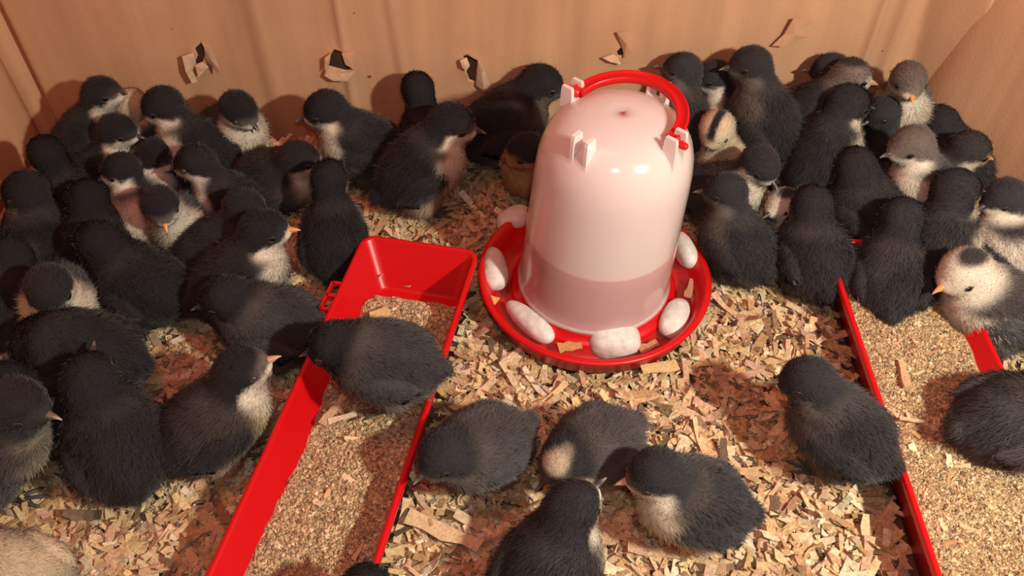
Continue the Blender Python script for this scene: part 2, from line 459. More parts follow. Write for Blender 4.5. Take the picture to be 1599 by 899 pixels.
def granules(P, size, cols, r):
    """irregular little grains: squashed octahedra"""
    n = len(P); D = np.array([(1, 0, 0), (-1, 0, 0), (0, 1, 0), (0, -1, 0), (0, 0, 1), (0, 0, -1)], float)
    a = r.uniform(0, 6.28, n); sc = r.uniform(.55, 1.3, (n, 3)) * size[:, None]
    V = D[None] * sc[:, None, :] + r.uniform(-.25, .25, (n, 6, 3)) * size[:, None, None]
    b = r.normal(0, .6, n)
    X, Y, Z = V[..., 0], V[..., 1], V[..., 2]
    X, Z = X * np.cos(b)[:, None] + Z * np.sin(b)[:, None], -X * np.sin(b)[:, None] + Z * np.cos(b)[:, None]
    X, Y = X * np.cos(a)[:, None] - Y * np.sin(a)[:, None], X * np.sin(a)[:, None] + Y * np.cos(a)[:, None]
    V = np.stack([X, Y, Z], -1) + P[:, None, :]
    f = np.array([(0, 2, 4), (2, 1, 4), (1, 3, 4), (3, 0, 4), (2, 0, 5), (1, 2, 5), (3, 1, 5), (0, 3, 5)])
    return V.reshape(-1, 3), (f[None] + (np.arange(n) * 6)[:, None, None]).reshape(-1, 3), np.repeat(cols, 6, 0)

r = np.random.default_rng(11)
LO, HI = (XL + .012, .20), (XR + .08, YB - .012)
sets = [bedding(),
        scatter_chips(30000, r, LO, HI, (.004, .011), (.0015, .004), (-.001, .004), .38),
        scatter_chips(17000, r, LO, HI, (.009, .022), (.0022, .006), (.000, .006), .34),
        scatter_chips(4200, r, LO, HI, (.018, .036), (.0028, .0075), (.003, .007), .22)]
n = 30000
P = np.stack([r.uniform(LO[0], HI[0], n), r.uniform(LO[1], HI[1], n), np.zeros(n)], -1)
P = P[~in_trough(P, .0) & (np.hypot(P[:, 0] - TRAY[0], P[:, 1] - TRAY[1]) > .10)]
P[:, 2] = bed_z(P[:, 0], P[:, 1]) + r.uniform(.001, .005, len(P))
gv, gf, gc = granules(P, r.uniform(.0005, .0012, len(P)), np.array([(.6, .45, .3), (.25, .2, .16), (.7, .6, .45), (.4, .27, .17)])[r.integers(0, 4, len(P))], r)
Vs = [s[0] for s in sets] + [gv]; off = np.cumsum([0] + [len(v) for v in Vs])
Q = np.concatenate([s[1] + off[k] for k, s in enumerate(sets)])
bed = make_mesh('wood_shavings', np.concatenate(Vs), [Q, gf + off[len(sets)]], M_chip, cols=np.concatenate([s[2] for s in sets] + [gc]), smooth=False)
tag(bed, 'deep pale pine shavings bedding spread over the whole floor of the cardboard pen', 'bedding', kind='stuff')

# ------------------------------------------------------------------ troughs and feed
def rring(hw, y0, y1, rad, k=6):
    """rounded rectangle, across +-hw, along y0..y1"""
    pts = []
    for cx, cy, a0 in ((hw - rad, y0 + rad, -90), (hw - rad, y1 - rad, 0), (-hw + rad, y1 - rad, 90), (-hw + rad, y0 + rad, 180)):
        for i in range(k + 1):
            a = math.radians(a0 + 90 * i / k); pts.append((cx + rad * math.cos(a), cy + rad * math.sin(a)))
    return np.array(pts)
def to_world(A, far, d, z):
    s = np.array([-d[1], d[0]])
    xy = far + A[:, :1] * s + A[:, 1:2] * d
    return np.concatenate([xy, np.full((len(A), 1), z) if np.isscalar(z) else z[:, None]], 1)
def trough(far, d, label):
    rings = [(.036, .010, .003, .004), (.0385, .006, .008, .004), (.0475, -.0, .010, TZ - .008), (.0515, -.0, .011, TZ - .008), (.0525, 0, .012, TZ - .006), (.0525, 0, .012, TZ - .001),
             (.0518, 0, .0115, TZ), (.0495, 0, .0105, TZ), (.0482, 0, .010, TZ - .001), (.0375, 0, .008, .0075), (.034, 0, .006, .006)]
    V = []; R = []
    for hw, _, rad, z in rings:
        ins = .0525 - hw
        A = rring(hw, ins, TLEN - ins, max(rad, .004)); V.append(to_world(A, far, d, z)); n = len(A)
    m = len(rings); V = np.concatenate(V)
    i, j = np.meshgrid(np.arange(m - 1), np.arange(n), indexing='ij'); j2 = (j + 1) % n
    q = np.stack([i * n + j, i * n + j2, (i + 1) * n + j2, (i + 1) * n + j], -1).reshape(-1, 4)
    c = np.append(far + d * .2, 0.0)
    root = empty('feeding_trough', c)
    tag(root, label, 'feeder')
    o = make_mesh('trough_body', V - c, [q, np.arange(n)[::-1][None], ((m - 1) * n + np.arange(n))[None]], M_red, root)
    return root, c
trL, cL = trough(TL_far, TL_dir, 'long red plastic feeding trough touching the drinker tray, a chick standing across it')
trR, cR = trough(TR_far, TR_dir, 'long red plastic feeding trough away from the drinker, its far end under the huddled chicks')
# slotted clip tab on the outer rim of the first trough
R3 = np.array([[-TL_dir[1], TL_dir[0], 0], [TL_dir[0], TL_dir[1], 0], [0, 0, 1]]).T
def tl(a, b, z): s = np.array([-TL_dir[1], TL_dir[0]]); return np.append(TL_far + a * s + b * TL_dir, z)
sgn = 1 if tl(1, 0, 0)[0] < tl(-1, 0, 0)[0] else -1
parts = [box(tl(sgn * .0595, .075, TZ - .002), (.0011, .015, .002), R3)]
for b in (.0605, .075, .0895): parts.append(box(tl(sgn * .0555, b, TZ - .002), (.0040, .0012, .002), R3))
v, f = merge(parts); make_mesh('slotted_tab', v - cL, f, M_red, trL, smooth=False)

FP = np.array([(.54, .42, .23), (.46, .34, .17), (.64, .52, .32), (.36, .26, .14), (.72, .60, .38), (.50, .33, .17), (.20, .15, .10)])
def feed(name, far, d, zf, label, tilt, chipn, seed, y0):
    r = np.random.default_rng(seed); na, nb = 70, 260
    a = np.linspace(-1, 1, na); b = np.linspace(y0, TLEN - .018, nb)
    A, B = np.meshgrid(a, b, indexing='ij')
    def zfun(a, b):
        z = zf + tilt * a + .0035 * fnoise(a * .05, b, seed, 55) + .0012 * fnoise(a * .05, b, seed + 1, 260)
        z = z - .012 * np.exp(-((b - y0) / .012) ** 2)
        return np.clip(z, .010, TZ - .006)
    Z = zfun(A, B)
    hw = .0375 + (Z - .0075) / (TZ - .0085) * (.0482 - .0375) + .0003
    V = to_world(np.stack([(A * hw).ravel(), B.ravel()], -1), far, d, Z.ravel())
    i, j = np.meshgrid(np.arange(na - 1), np.arange(nb - 1), indexing='ij')
    q = np.stack([i * nb + j, (i + 1) * nb + j, (i + 1) * nb + j + 1, i * nb + j + 1], -1).reshape(-1, 4)
    cB = np.tile(np.array([.38, .28, .15]), (len(V), 1)) * (1 + .15 * fnoise(V[:, 0], V[:, 1], 5, 120))[:, None]
    n = 42000
    ga = r.uniform(-.985, .985, n); gb = r.uniform(y0 + .001, TLEN - .02, n); gz = zfun(ga, gb)
    ghw = .0375 + (gz - .0075) / (TZ - .0085) * (.0482 - .0375) - .0012
    G = to_world(np.stack([ga * ghw, gb], -1), far, d, gz + r.uniform(0, .0009, n))
    sz = r.uniform(.0005, .0012, n) * np.where(r.random(n) < .12, 1.9, 1)
    gv, gf, gc = granules(G, sz, FP[r.integers(0, len(FP), n)] * r.uniform(.8, 1.15, (n, 1)), r)
    m = chipn
    ca = r.uniform(-.85, .85, m); cb = r.uniform(y0 + .02, TLEN - .03, m); cz = zfun(ca, cb)
    C = to_world(np.stack([ca * .038, cb], -1), far, d, cz + .0016)
    ccol = PAL[r.choice(8, m)] * 1.02
    cv, cq, cc = chips(C, r.uniform(.006, .018, m), r.uniform(.002, .0045, m), r.uniform(0, 6.28, m), r.normal(0, .15, m), r.normal(0, .2, m), r.normal(.05, .15, m), r.uniform(.0007, .0014, m), ccol, r)
    o1, o2 = len(V), len(V) + len(gv)
    c = np.append(far + d * .2, .01)
    o = make_mesh(name, np.concatenate([V, gv, cv]) - c, [np.concatenate([q, cq + o2]), gf + o1], M_feed, loc=c, cols=np.concatenate([cB, gc, cc]), smooth=False)
    return tag(o, label, 'feed', kind='stuff')
feed('chick_feed', TL_far, TL_dir, .0225, 'crumbly tan feed mash lying low in the trough touching the drinker tray', -.002 * sgn, 26, 21, .030)
feed('chick_feed', TR_far, TR_dir, .036, 'crumbly tan feed mash filling the trough farther from the drinker', 0, 45, 22, .012)

# ------------------------------------------------------------------ drinker
root = empty('poultry_drinker', (TRAY[0], TRAY[1], .006))
tag(root, 'milky white dome drinker on a red tray with a folded red handle', 'drinker')
v, f = lathe([(.0, .001), (.066, .001), (.080, .003), (.0945, .012), (.0985, .0275), (.0995, .0280), (.1005, .0290), (.1010, .0305), (.1000, .0318), (.0975, .0322), (.0952, .0312), (.0905, .022), (.0825, .0080), (.0780, .0055), (.0745, .0060), (.0725, .0090),
              (.0715, .0165), (.0700, .0182), (.0672, .0190), (.0662, .0235), (.0650, .0246), (.0600, .0247), (.045, .0247), (.0, .0247)], 120)
make_mesh('tray', v, f, M_red, root)
BT = .052
def tilt(V):
    V = np.array(V, float); z = V[:, 2] - .03; x = V[:, 0].copy()
    V[:, 0] = x * math.cos(BT) + z * math.sin(BT); V[:, 2] = .03 + z * math.cos(BT) - x * math.sin(BT) * .3
    return V
prof = [(.0635, .0250), (.0662, .0250), (.0665, .0275), (.0652, .0290), (.0642, .040), (.0630, .075), (.0617, .110), (.0606, .140), (.0598, .154), (.0583, .165), (.0550, .1755), (.0500, .1840), (.0435, .1903), (.0360, .1947), (.0260, .1978), (.0140, .1995), (.00002, .2001)]
inner = [(max(r_ - .0013, .00002), min(z_, z_ - .0013 if z_ > .15 else z_)) for r_, z_ in prof[::-1]]
v, f = lathe(prof + inner, 120)
bottle = make_mesh('bottle', tilt(v), f, M_bottle, root); bottle['label'] = 'milky white translucent water bottle'
bottle.data.materials.append(M_lining)
_mi = (np.repeat(np.arange(len(prof) + len(inner) - 1), 120) >= len(prof) - 1).astype(np.int32)
bottle.data.polygons.foreach_set('material_index', _mi[:len(bottle.data.polygons)])
v, f = lathe([(.0003, .0262), (.0640, .0262), (.0645, .0295), (.0635, .040), (.0624, .0740), (.0619, .0850), (.0609, .0858), (.0003, .0858)], 96)
wb = make_mesh('bottle_water', tilt(v) * np.array([1, 1, 1]), f, M_water2, bottle)
v, f = lathe([(.0728, .0160), (.0800, .0158), (.0868, .0160)], 96)
make_mesh('tray_water', v, f, M_water, root)
# handle brackets and handle
ax = np.array([.058, -.052]); ax /= np.linalg.norm(ax); pp = np.array([-ax[1], ax[0]])   # pp: rear right
def L3(a, b, z):
    p = np.array([*(ax * a + pp * b), z]); p[0] += (z - .03) * BT; return p
def frame(xd, zt=0): 
    x = np.array([*xd, 0.0]); z = np.array([0, 0, 1.0]); y = np.cross(z, x); return np.stack([x, y, z], 1)
def bracket(a, b, xdir, label=None):
    """two upright fins joined at the root, leaning slightly outward"""
    Rr = frame(xdir); c = L3(a, b, .03); c[2] = 0; TX = np.array([.165 * BT, 0, 0])
    parts = []
    for s in (-1, 1):
        base = c + Rr @ np.array([.001, s * .0062, .1715]) + TX; top = c + Rr @ np.array([.001, s * .0060, .2030]) + TX
        pts = []
        for k, (p, hw) in enumerate(((base, .0058), (base * .5 + top * .5, .0054), (base * .12 + top * .88, .0050), (top, .0042))):
            for dx, dy in ((-1, -1), (1, -1), (1, 1), (-1, 1)):
                pts.append(p + Rr @ np.array([dx * hw, dy * .0015, 0]))
        pts = np.array(pts); q = []
        for k in range(3):
            for e in range(4): q.append((4 * k + e, 4 * k + (e + 1) % 4, 4 * k + 4 + (e + 1) % 4, 4 * k + 4 + e))
        q += [(3, 2, 1, 0), (12, 13, 14, 15)]
        parts.append((pts, np.array(q)))
    parts.append(box(c + TX + Rr @ np.array([-.004, 0, .1840]), (.0014, .006, .009), Rr))
    v, f = merge(parts)
    return make_mesh('handle_bracket', v, f, M_lining, root, smooth=False)
PR = .0455
bracket(-PR, 0, -ax); bracket(PR, 0, ax); bracket(0, PR - .001, pp); bracket(0, -PR + .001, -pp)
HZ = .1965
th = np.linspace(0, np.pi, 40)
lift = .14
path = [L3(-.0430 * math.cos(t),   .0430 * math.sin(t), HZ + lift * .046 * math.sin(t)) for t in th]
# flat band with a raised rim: wide in plan, thin in height
P = np.array(path); Tn = np.gradient(P, axis=0); Tn /= np.linalg.norm(Tn, axis=1)[:, None]
up = np.array([*(-pp * math.sin(math.atan(lift))), 1.0]); up /= np.linalg.norm(up)
sd = np.cross(Tn, up); sd /= np.linalg.norm(sd, axis=1)[:, None]
sec = [(-.0044, 0), (-.0044, .0012), (-.0036, .0026), (-.0026, .0026), (-.0018, .0014), (.0030, .0014), (.0036, .0024), (.0046, .0024), (.0050, .0010), (.0050, -.0030), (.0040, -.0036), (-.0034, -.0026)]
V = np.concatenate([P[k] + np.array([s_ * sd[k] + h_ * up for s_, h_ in sec]) for k in range(len(P))])
m = len(sec); i, j = np.meshgrid(np.arange(len(P) - 1), np.arange(m), indexing='ij'); j2 = (j + 1) % m
Q = np.stack([i * m + j, i * m + j2, (i + 1) * m + j2, (i + 1) * m + j], -1).reshape(-1, 4)
handle = make_mesh('handle', V, [Q, np.arange(m)[None], ((len(P) - 1) * m + np.arange(m))[None]], M_red, root, smooth=True)
handle['label'] = 'red carrying handle'
for s in (-1, 1):
    v, f = tube([L3(s * .040, 0, HZ), L3(s * .0535, 0, HZ), L3(s * .0555, 0, HZ), L3(s * .0563, 0, HZ)], [.0028, .0028, .0024, .0012], 14)
    make_mesh('pivot_pin', v, f, M_pin, handle)

# pebbles and wet chips in the tray
def pebble(px, py, z, rad, yaw, label, seed, tilt=0.0, pinch=0.0):
    c = W(px, py, z); r = np.random.default_rng(seed)
    n, m = 40, 24
    u = np.linspace(0, 2 * np.pi, n, endpoint=False); w = np.linspace(0, np.pi, m)
    U, Wm = np.meshgrid(u, w, indexing='ij')
    D = np.stack([np.sin(Wm) * np.cos(U), np.sin(Wm) * np.sin(U), np.cos(Wm)], -1).reshape(-1, 3)
    sup = np.sign(D) * np.abs(D) ** (.72 if rad[2] > .013 else .88)
    k = 1 + .045 * fnoise(D[:, 0] * 2 + seed, D[:, 1] * 2 + D[:, 2], seed, 1.3)
    V = sup * np.array(rad) * k[:, None]
    V[:, 1] *= 1 + pinch * V[:, 0] / rad[0]
    a, t = yaw, tilt
    V[:, 0], V[:, 2] = V[:, 0] * math.cos(t) - V[:, 2] * math.sin(t), V[:, 0] * math.sin(t) + V[:, 2] * math.cos(t)
    V[:, :2] = V[:, :2] @ rot2(a).T
    i, j = np.meshgrid(np.arange(n), np.arange(m - 1), indexing='ij'); i2 = (i + 1) % n
    q = np.stack([i * m + j, i * m + j + 1, i2 * m + j + 1, i2 * m + j], -1).reshape(-1, 4)
    o = make_mesh('pebble', V, q, M_stone, loc=c)
    tag(o, label, 'pebble', 'white pebbles in the drinker tray')
R_ = math.radians
pebble(773, 419, .030, (.0215, .0112, .012), R_(95), 'speckled upright oval pebble in the tray beside the trough corner', 1, .1, -.25)
pebble(803, 342, .030, (.019, .0120, .011), R_(40), 'shaded pebble in the tray at the back of the bottle', 2)
pebble(826, 501, .024, (.0285, .0090, .0095), R_(-48), 'long finger-shaped white pebble in the tray', 3, 0, .18)
pebble(958, 531, .022, (.0215, .0155, .0150), R_(2), 'largest chunky white pebble at the front of the tray', 4, 0, .05)
pebble(1053, 497, .024, (.0205, .0118, .011), R_(66), 'grey-white oval pebble with a brown scratch in the tray', 5)
pebble(1068, 389, .031, (.020, .0085, .011), R_(105), 'narrow white pebble on the tray by the back edge under the bottle side', 6, 0, -.15)

def shaving(px, py, z, L, Wd, yaw, col, label, group=None, curl=.05, tilt=0., roll=0., th=.0012, seed=1):
    c = W(px, py, z); r = np.random.default_rng(seed)
    v, q, cc = chips(np.zeros((1, 3)), np.array([L]), np.array([Wd]), np.array([R_(yaw)]), np.array([tilt]), np.array([roll]), np.array([curl]), np.array([th]), np.array([col]), r)
    o = make_mesh('wood_shaving', v, q, M_chip, loc=c, cols=cc, smooth=False)
    tag(o, label, 'wood shaving', group)
PALE = (.74, .58, .34)
shaving(593, 488, .0285, .017, .0085, 18, (.74, .57, .30), 'thick yellow wood chip lying on feed behind the trough chick', th=.003, seed=3)
shaving(692, 829, .0215, .058, .0100, -24, (.70, .52, .30), 'long broad shaving on bedding below the black chick beside the trough', seed=4)
shaving(1412, 583, .0405, .026, .0055, 84, (.60, .42, .24), 'brown rolled shaving standing out on the far trough feed', curl=.1, th=.003, seed=5)
shaving(766, 466, .031, .013, .008, -30, (.78, .50, .16), 'small orange wood chip at the tray rim beside the speckled pebble', seed=6)
shaving(1012, 490, .0290, .026, .006, 32, (.62, .45, .28), 'dark-edged shaving leaning on the bottle foot inside the tray', th=.003, seed=7)
shaving(1078, 450, .0240, .022, .006, 66, (.50, .25, .14), 'wet shaving lying across the tray water', seed=8)
shaving(1085, 470, .0230, .016, .006, -75, (.52, .27, .16), 'wet shaving under the crosswise one on the tray water', seed=9)
shaving(890, 540, .0240, .020, .009, 10, (.55, .30, .12), 'wet brown chip between the long pebble and the chunky pebble', seed=10)
shaving(1013, 540, .0240, .018, .008, 25, (.50, .24, .14), 'wet chip between the chunky pebble and the scratched pebble', seed=12)
shaving(640, 727, .030, .024, .0035, 70, (.70, .50, .30), 'thin shaving on trough feed ahead of the black chick beside it', seed=13)
shaving(1030, 573, .0215, .030, .009, 8, (.74, .55, .27), 'flat rectangular shaving against the outside front of the tray', seed=14)
shaving(520, 640, .030, .030, .006, 62, (.64, .44, .27), 'splintered shaving on the feed under the trough chick', seed=15)
shaving(535, 651, .031, .022, .0045, 20, (.76, .64, .46), 'pale shaving crossing the splintered one on the trough feed', seed=16)
shaving(1425, 655, .0405, .018, .003, -12, (.68, .47, .32), 'thin reddish shaving on the far trough feed', seed=17)

# ------------------------------------------------------------------ chicks
DK = np.array([.020, .0195, .022]); DK2 = np.array([.036, .034, .034]); GR = np.array([.125, .104, .088])
WH = np.array([.70, .64, .52]); YE = np.array([.66, .52, .26]); CR = np.array([.60, .50, .34]); TAN = np.array([.45, .27, .14])
def smin(a, b, k):
    h = np.clip(.5 + .5 * (b - a) / k, 0, 1); return b + (a - b) * h - k * h * (1 - h)
def ell(p, c, R, rad):
    q = (p - c) @ R / rad; l = np.linalg.norm(q, axis=1); g = np.linalg.norm(q / rad, axis=1) + 1e-9
    return l * (l - 1) / g
def cap(p, a, b, ra, rb):
    ba = b - a; h = np.clip(((p - a) @ ba) / (ba @ ba), 0, 1)
    return np.linalg.norm(p - a - h[:, None] * ba, axis=1) - (ra + (rb - ra) * h)
def dirv(yaw, pitch): return np.array([math.cos(pitch) * math.cos(yaw), math.cos(pitch) * math.sin(yaw), math.sin(pitch)])
def basis(fw):
    s = np.cross((0, 0, 1.0), fw); s /= np.linalg.norm(s); u = np.cross(fw, s); return np.stack([fw, s, u], 1)

def strands(V, Fq, N, colfn, flow, n, length, width, r, lift=.42, mask=None):
    """short tapering blades of down grown from a surface, shaded with the surface's own normals"""
    tri = np.concatenate([Fq[:, [0, 1, 2]], Fq[:, [0, 2, 3]]])
    a, b, c = V[tri[:, 0]], V[tri[:, 1]], V[tri[:, 2]]
    ar = np.linalg.norm(np.cross(b - a, c - a), axis=1)
    t = r.choice(len(tri), n, p=ar / ar.sum())
    u = r.random((n, 1)); w = r.random((n, 1)); fl = (u + w) > 1; u = np.where(fl, 1 - u, u); w = np.where(fl, 1 - w, w)
    P = a[t] + u * (b[t] - a[t]) + w * (c[t] - a[t])
    nn = N[tri[t, 0]] * (1 - u - w) + N[tri[t, 1]] * u + N[tri[t, 2]] * w; nn /= np.linalg.norm(nn, axis=1)[:, None] + 1e-9
    if mask is not None:
        k = mask(P); P, nn = P[k], nn[k]; n = len(P)
    fd = flow(P); fd = fd - nn * np.sum(fd * nn, 1)[:, None]; fd /= np.linalg.norm(fd, axis=1)[:, None] + 1e-6
    clump = np.stack([fnoise(P[:, 0] + P[:, 2], P[:, 1] - P[:, 2], s_, 420) for s_ in (1, 2, 3)], -1) * .22
    D = fd + nn * (lift + r.normal(0, .16, (n, 1))) + clump + r.normal(0, .20, (n, 3)); D /= np.linalg.norm(D, axis=1)[:, None]
    Ls = (length(P) if callable(length) else length) * r.uniform(.6, 1.25, n)
    fly = r.random(n) < .10
    Ls = np.where(fly, Ls * 1.6, Ls); D[fly] = D[fly] + nn[fly] * .45; D /= np.linalg.norm(D, axis=1)[:, None]
    side = np.cross(D, nn + r.normal(0, .35, (n, 3))); side /= np.linalg.norm(side, axis=1)[:, None] + 1e-9
    wd = width * r.uniform(.7, 1.3, n)
    b0 = P - nn * .0006
    mid = P + D * (Ls * .55)[:, None] + nn * (.0002)
    tip = P + D * Ls[:, None] - nn * (Ls * .10)[:, None]
    VV = np.stack([b0 - side * wd[:, None] * .5, b0 + side * wd[:, None] * .5, mid + side * wd[:, None] * .38, mid - side * wd[:, None] * .38, tip], 1).reshape(-1, 3)
    base = np.arange(n) * 5
    Qd = np.stack([base, base + 1, base + 2, base + 3], -1); Tr = np.stack([base + 3, base + 2, base + 4], -1)
    cc = colfn(P) * r.uniform(.72, 1.32, (n, 1)); tipc = np.clip(cc * 1.12 + (r.random((n, 1)) < .3) * np.array([.040, .036, .032]), 0, .9)
    Cc = np.stack([cc * .9, cc * .9, cc, cc, tipc], 1).reshape(-1, 3)
    sn = nn + D * .25 + r.normal(0, .10, (n, 3)); sn /= np.linalg.norm(sn, axis=1)[:, None]
    return VV, [Qd, Tr], Cc, np.repeat(sn, 5, 0)

# style -> colours: crown, throat, breast, belly, wing edge, beak; extents
ST = {
 'black':   dict(throat=DK2, breast=DK2, belly=GR * .6, face=DK),
 'dark':    dict(mot=.3, throat=GR, breast=DK2 * 1.3, belly=GR, face=DK2),
 'white':   dict(throat=WH, breast=WH * .7, belly=GR * 1.2, face=DK2),
 'cheek':   dict(throat=WH, breast=GR, belly=GR, face=DK2),
 'yellow':  dict(low=.006, mot=.4, throat=WH, breast=YE, belly=CR, face=GR, big=.3),
 'cream':   dict(throat=WH, breast=CR, belly=CR, face=CR, crown=CR * .9, back=DK2 * 1.6),
 'tan':     dict(throat=TAN, breast=TAN * 1.2, belly=TAN, face=TAN * .6),
 'stripe':  dict(throat=CR, breast=YE * .95, belly=CR, face=CR, crown=CR, stripe=1),
 'pale':    dict(throat=WH, breast=CR, belly=CR, face=WH * .8, crown=GR * 1.4, cap=1),
 'greyhead': dict(throat=WH, breast=WH * .85, belly=GR * 1.5, face=GR * 1.4, crown=GR * 1.1, big=.2),
 'whiteface': dict(throat=WH, breast=GR, belly=GR * .8, face=WH, crown=WH * .9, cap=1, back=DK2),
 'frost':   dict(low=.008, mot=.5, throat=GR, breast=GR * 1.1, belly=GR * 1.6, face=DK2, back=DK2 * 1.15),
 'brow':    dict(throat=WH, breast=GR, belly=GR, face=YE, crown=DK2 * 1.3, back=DK2),
 'bib':     dict(throat=DK2, breast=CR, belly=GR, face=DK2),
 'gold':    dict(throat=CR, breast=YE, belly=CR, face=CR, crown=CR, back=CR * .85),
 'spot':    dict(low=.006, mot=.5, throat=CR * .9, breast=CR * .8, belly=CR * .8, face=GR, back=DK2 * 1.5, spot=1),
 'rump':    dict(throat=WH, breast=WH * .8, belly=WH * .9, face=DK2, rump=1),
}
def chick(label, hpx, zh, by, ly, lp, style, s=1.0, fwd=.031, zc=.043, pitch=None, beak='dark', dens=1.0, shut=False, leg='d', tone=1.0, base=0.0, group=None, seed=0):
    r = np.random.default_rng(1000 + seed)
    st = ST[style]
    H = W(hpx[0], hpx[1], zh + base); by, ly, lp = R_(by), R_(ly), R_(lp)
    if pitch is None: pitch = 14 + max(0, (zh - .08)) * 900
    pit = R_(min(pitch, 42)); zc = zc * s + base + max(0, zh - .086) * .8
    C = np.array([H[0] - math.cos(by) * fwd * s, H[1] - math.sin(by) * fwd * s, zc])
    Rb = basis(dirv(by, pit)); Rh = basis(dirv(ly, lp)); fb = Rb[:, 0]; side = Rb[:, 1]; upb = Rb[:, 2]
    hr = .0168 * s
    chest = C + fb * .016 * s - np.array([0, 0, .001])
    nb = C + fb * .020 * s + upb * .008 * s
    rumpc = C - fb * .026 * s + upb * .004 * s; tail = C - fb * .038 * s + upb * .009 * s
    thl = [C - fb * .006 * s + side * q * .014 * s + np.array([0, 0, -.020 * s]) for q in (-1, 1)]
    def body(p):
        d = ell(p, C, Rb, np.array([.0345, .0280, .0268]) * s)
        d = smin(d, np.linalg.norm(p - chest, axis=1) - .0235 * s, .012)
        d = smin(d, cap(p, rumpc, tail, .0185 * s, .0065 * s), .012)
        for t_ in thl: d = smin(d, np.linalg.norm(p - t_, axis=1) - .0105 * s, .010)
        d = smin(d, cap(p, nb, H - Rh[:, 0] * .003, .0175 * s, .0132 * s), .010)
        d = smin(d, ell(p, H - Rh[:, 0] * .001, Rh, np.array([1.08, .94, .95]) * hr), .006)
        d = smin(d, ell(p, H + Rh[:, 0] * hr * .72 - Rh[:, 2] * hr * .22, Rh, np.array([.46, .44, .40]) * hr), .005)
        return d
    lo = np.minimum.reduce([C - .062 * s, H - .035 * s]); hi = np.maximum.reduce([C + .062 * s, H + .035 * s])
    V, Fq, N = surface_nets(body, lo, hi, .0031)
    crown = st.get('crown', DK); back = st.get('back', DK)
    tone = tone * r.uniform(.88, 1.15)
    def colfn(P):
        h = (P - H) @ Rh / hr; b = (P - C) @ Rb / s
        nz = fnoise(P[:, 0] * 1.0 + P[:, 2], P[:, 1] + P[:, 2] * .6, 17 + seed, 130) * .5
        nz2 = fnoise(P[:, 0] - P[:, 2], P[:, 1] + P[:, 0] * .3, 90 + seed, 420) * .3
        onhead = sstep(1.9, 1.25, np.linalg.norm(h, axis=1))
        # body
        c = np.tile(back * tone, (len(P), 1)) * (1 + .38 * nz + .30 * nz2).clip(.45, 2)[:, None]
        sidegrey = sstep(.2, .9, np.abs(b[:, 1]) / .028) * sstep(.016, -.006, b[:, 2]) * .62
        c += (GR * .95 - c) * (sidegrey * 1.25 * (.8 + .9 * nz2 + .6 * nz).clip(0, 1.2))[:, None]
        if st.get('mot'): c += (GR * .75 - c) * (st['mot'] * sstep(.1, 1.2, fnoise(P[:, 0] + .4 * P[:, 2], P[:, 1] - .5 * P[:, 2], 300 + seed, 95)))[:, None]
        wb = sstep(-.004 + st.get('low', 0), -.020 + st.get('low', 0) * .7, b[:, 2] + .006 * nz + .004 * nz2)
        c += (st['belly'] - c) * wb[:, None]
        wr = sstep(.012, .026, b[:, 0] + .008 * nz + .005 * nz2) * sstep(.014, -.004, b[:, 2] - st.get('big', 0) * .02 + .006 * nz + .005 * nz2)
        c += (st['breast'] - c) * wr[:, None]
        if st.get('rump'):
            c += (WH * .85 - c) * (sstep(-.008, -.018, b[:, 0]) * sstep(.010, -.002, b[:, 2] + .004 * nz))[:, None]
        hd = np.linalg.norm(h, axis=1)
        c += (GR * .7 - c) * ((.25 + st.get('mot', 0) * .8) * sstep(1.1, 1.5, hd) * sstep(2.6, 1.8, hd) * (.8 + .6 * nz2))[:, None].clip(0, 1) * (b[:, 2] > -.004)[:, None]
        # head
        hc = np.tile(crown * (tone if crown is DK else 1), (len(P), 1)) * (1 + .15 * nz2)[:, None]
        if st.get('stripe'): hc += (DK - hc) * (sstep(.32, .16, np.abs(h[:, 1] + .08 * nz)) * sstep(-.2, .3, h[:, 2]))[:, None]
        if st.get('cap'): hc += (DK2 * 1.3 - hc) * (sstep(.62, .36, np.hypot(h[:, 1], (h[:, 0] + .25) * .7)) * sstep(.1, .5, h[:, 2]))[:, None]
        if st.get('spot'): hc += (CR * .9 - hc) * (.9 * sstep(.75, .25, np.linalg.norm((h - np.array([.25, .12, .80])) * np.array([.7, 1.1, 1]), axis=1) + .25 * nz + .2 * nz2))[:, None]
        wf = sstep(.35, .85, h[:, 0]) * sstep(.55, .15, h[:, 2])
        hc += (st['face'] - hc) * wf[:, None]
        wt = sstep(-.10, -.30, h[:, 2] - .12 * h[:, 0] + .30 * nz + .28 * nz2) * sstep(-.70, -.15, h[:, 0] + .3 * nz)
        hc += (st['throat'] - hc) * wt[:, None]
        # throat continues down the front of the neck
        nk = sstep(-.5, .2, h[:, 0] + .3 * nz) * sstep(-.6, -1.0, h[:, 2]) * (1 - onhead) * sstep(-2.6, -1.4, h[:, 2])
        c += (st['throat'] - c) * (nk * .9)[:, None]
        c += (hc - c) * onhead[:, None]
        return np.clip(c, .012, .85)
    loc = np.array([C[0], C[1], base + .004])
    name = 'chick'
    o = make_mesh(name, V - loc, Fq, M_skin, loc=loc, cols=colfn(V), normals=N)
    tag(o, label, 'chick', group)
    def flow(P):
        h = np.linalg.norm(P - H, axis=1) / hr; w = sstep(2.2, 1.3, h)[:, None]
        return (-fb + np.array([0, 0, -.35])) * (1 - w) + (-Rh[:, 0] - Rh[:, 2] * .12) * w
    def length(P):
        h = np.linalg.norm(P - H, axis=1) / hr
        return (.0056 - .0029 * sstep(2.4, 1.2, h)) * s
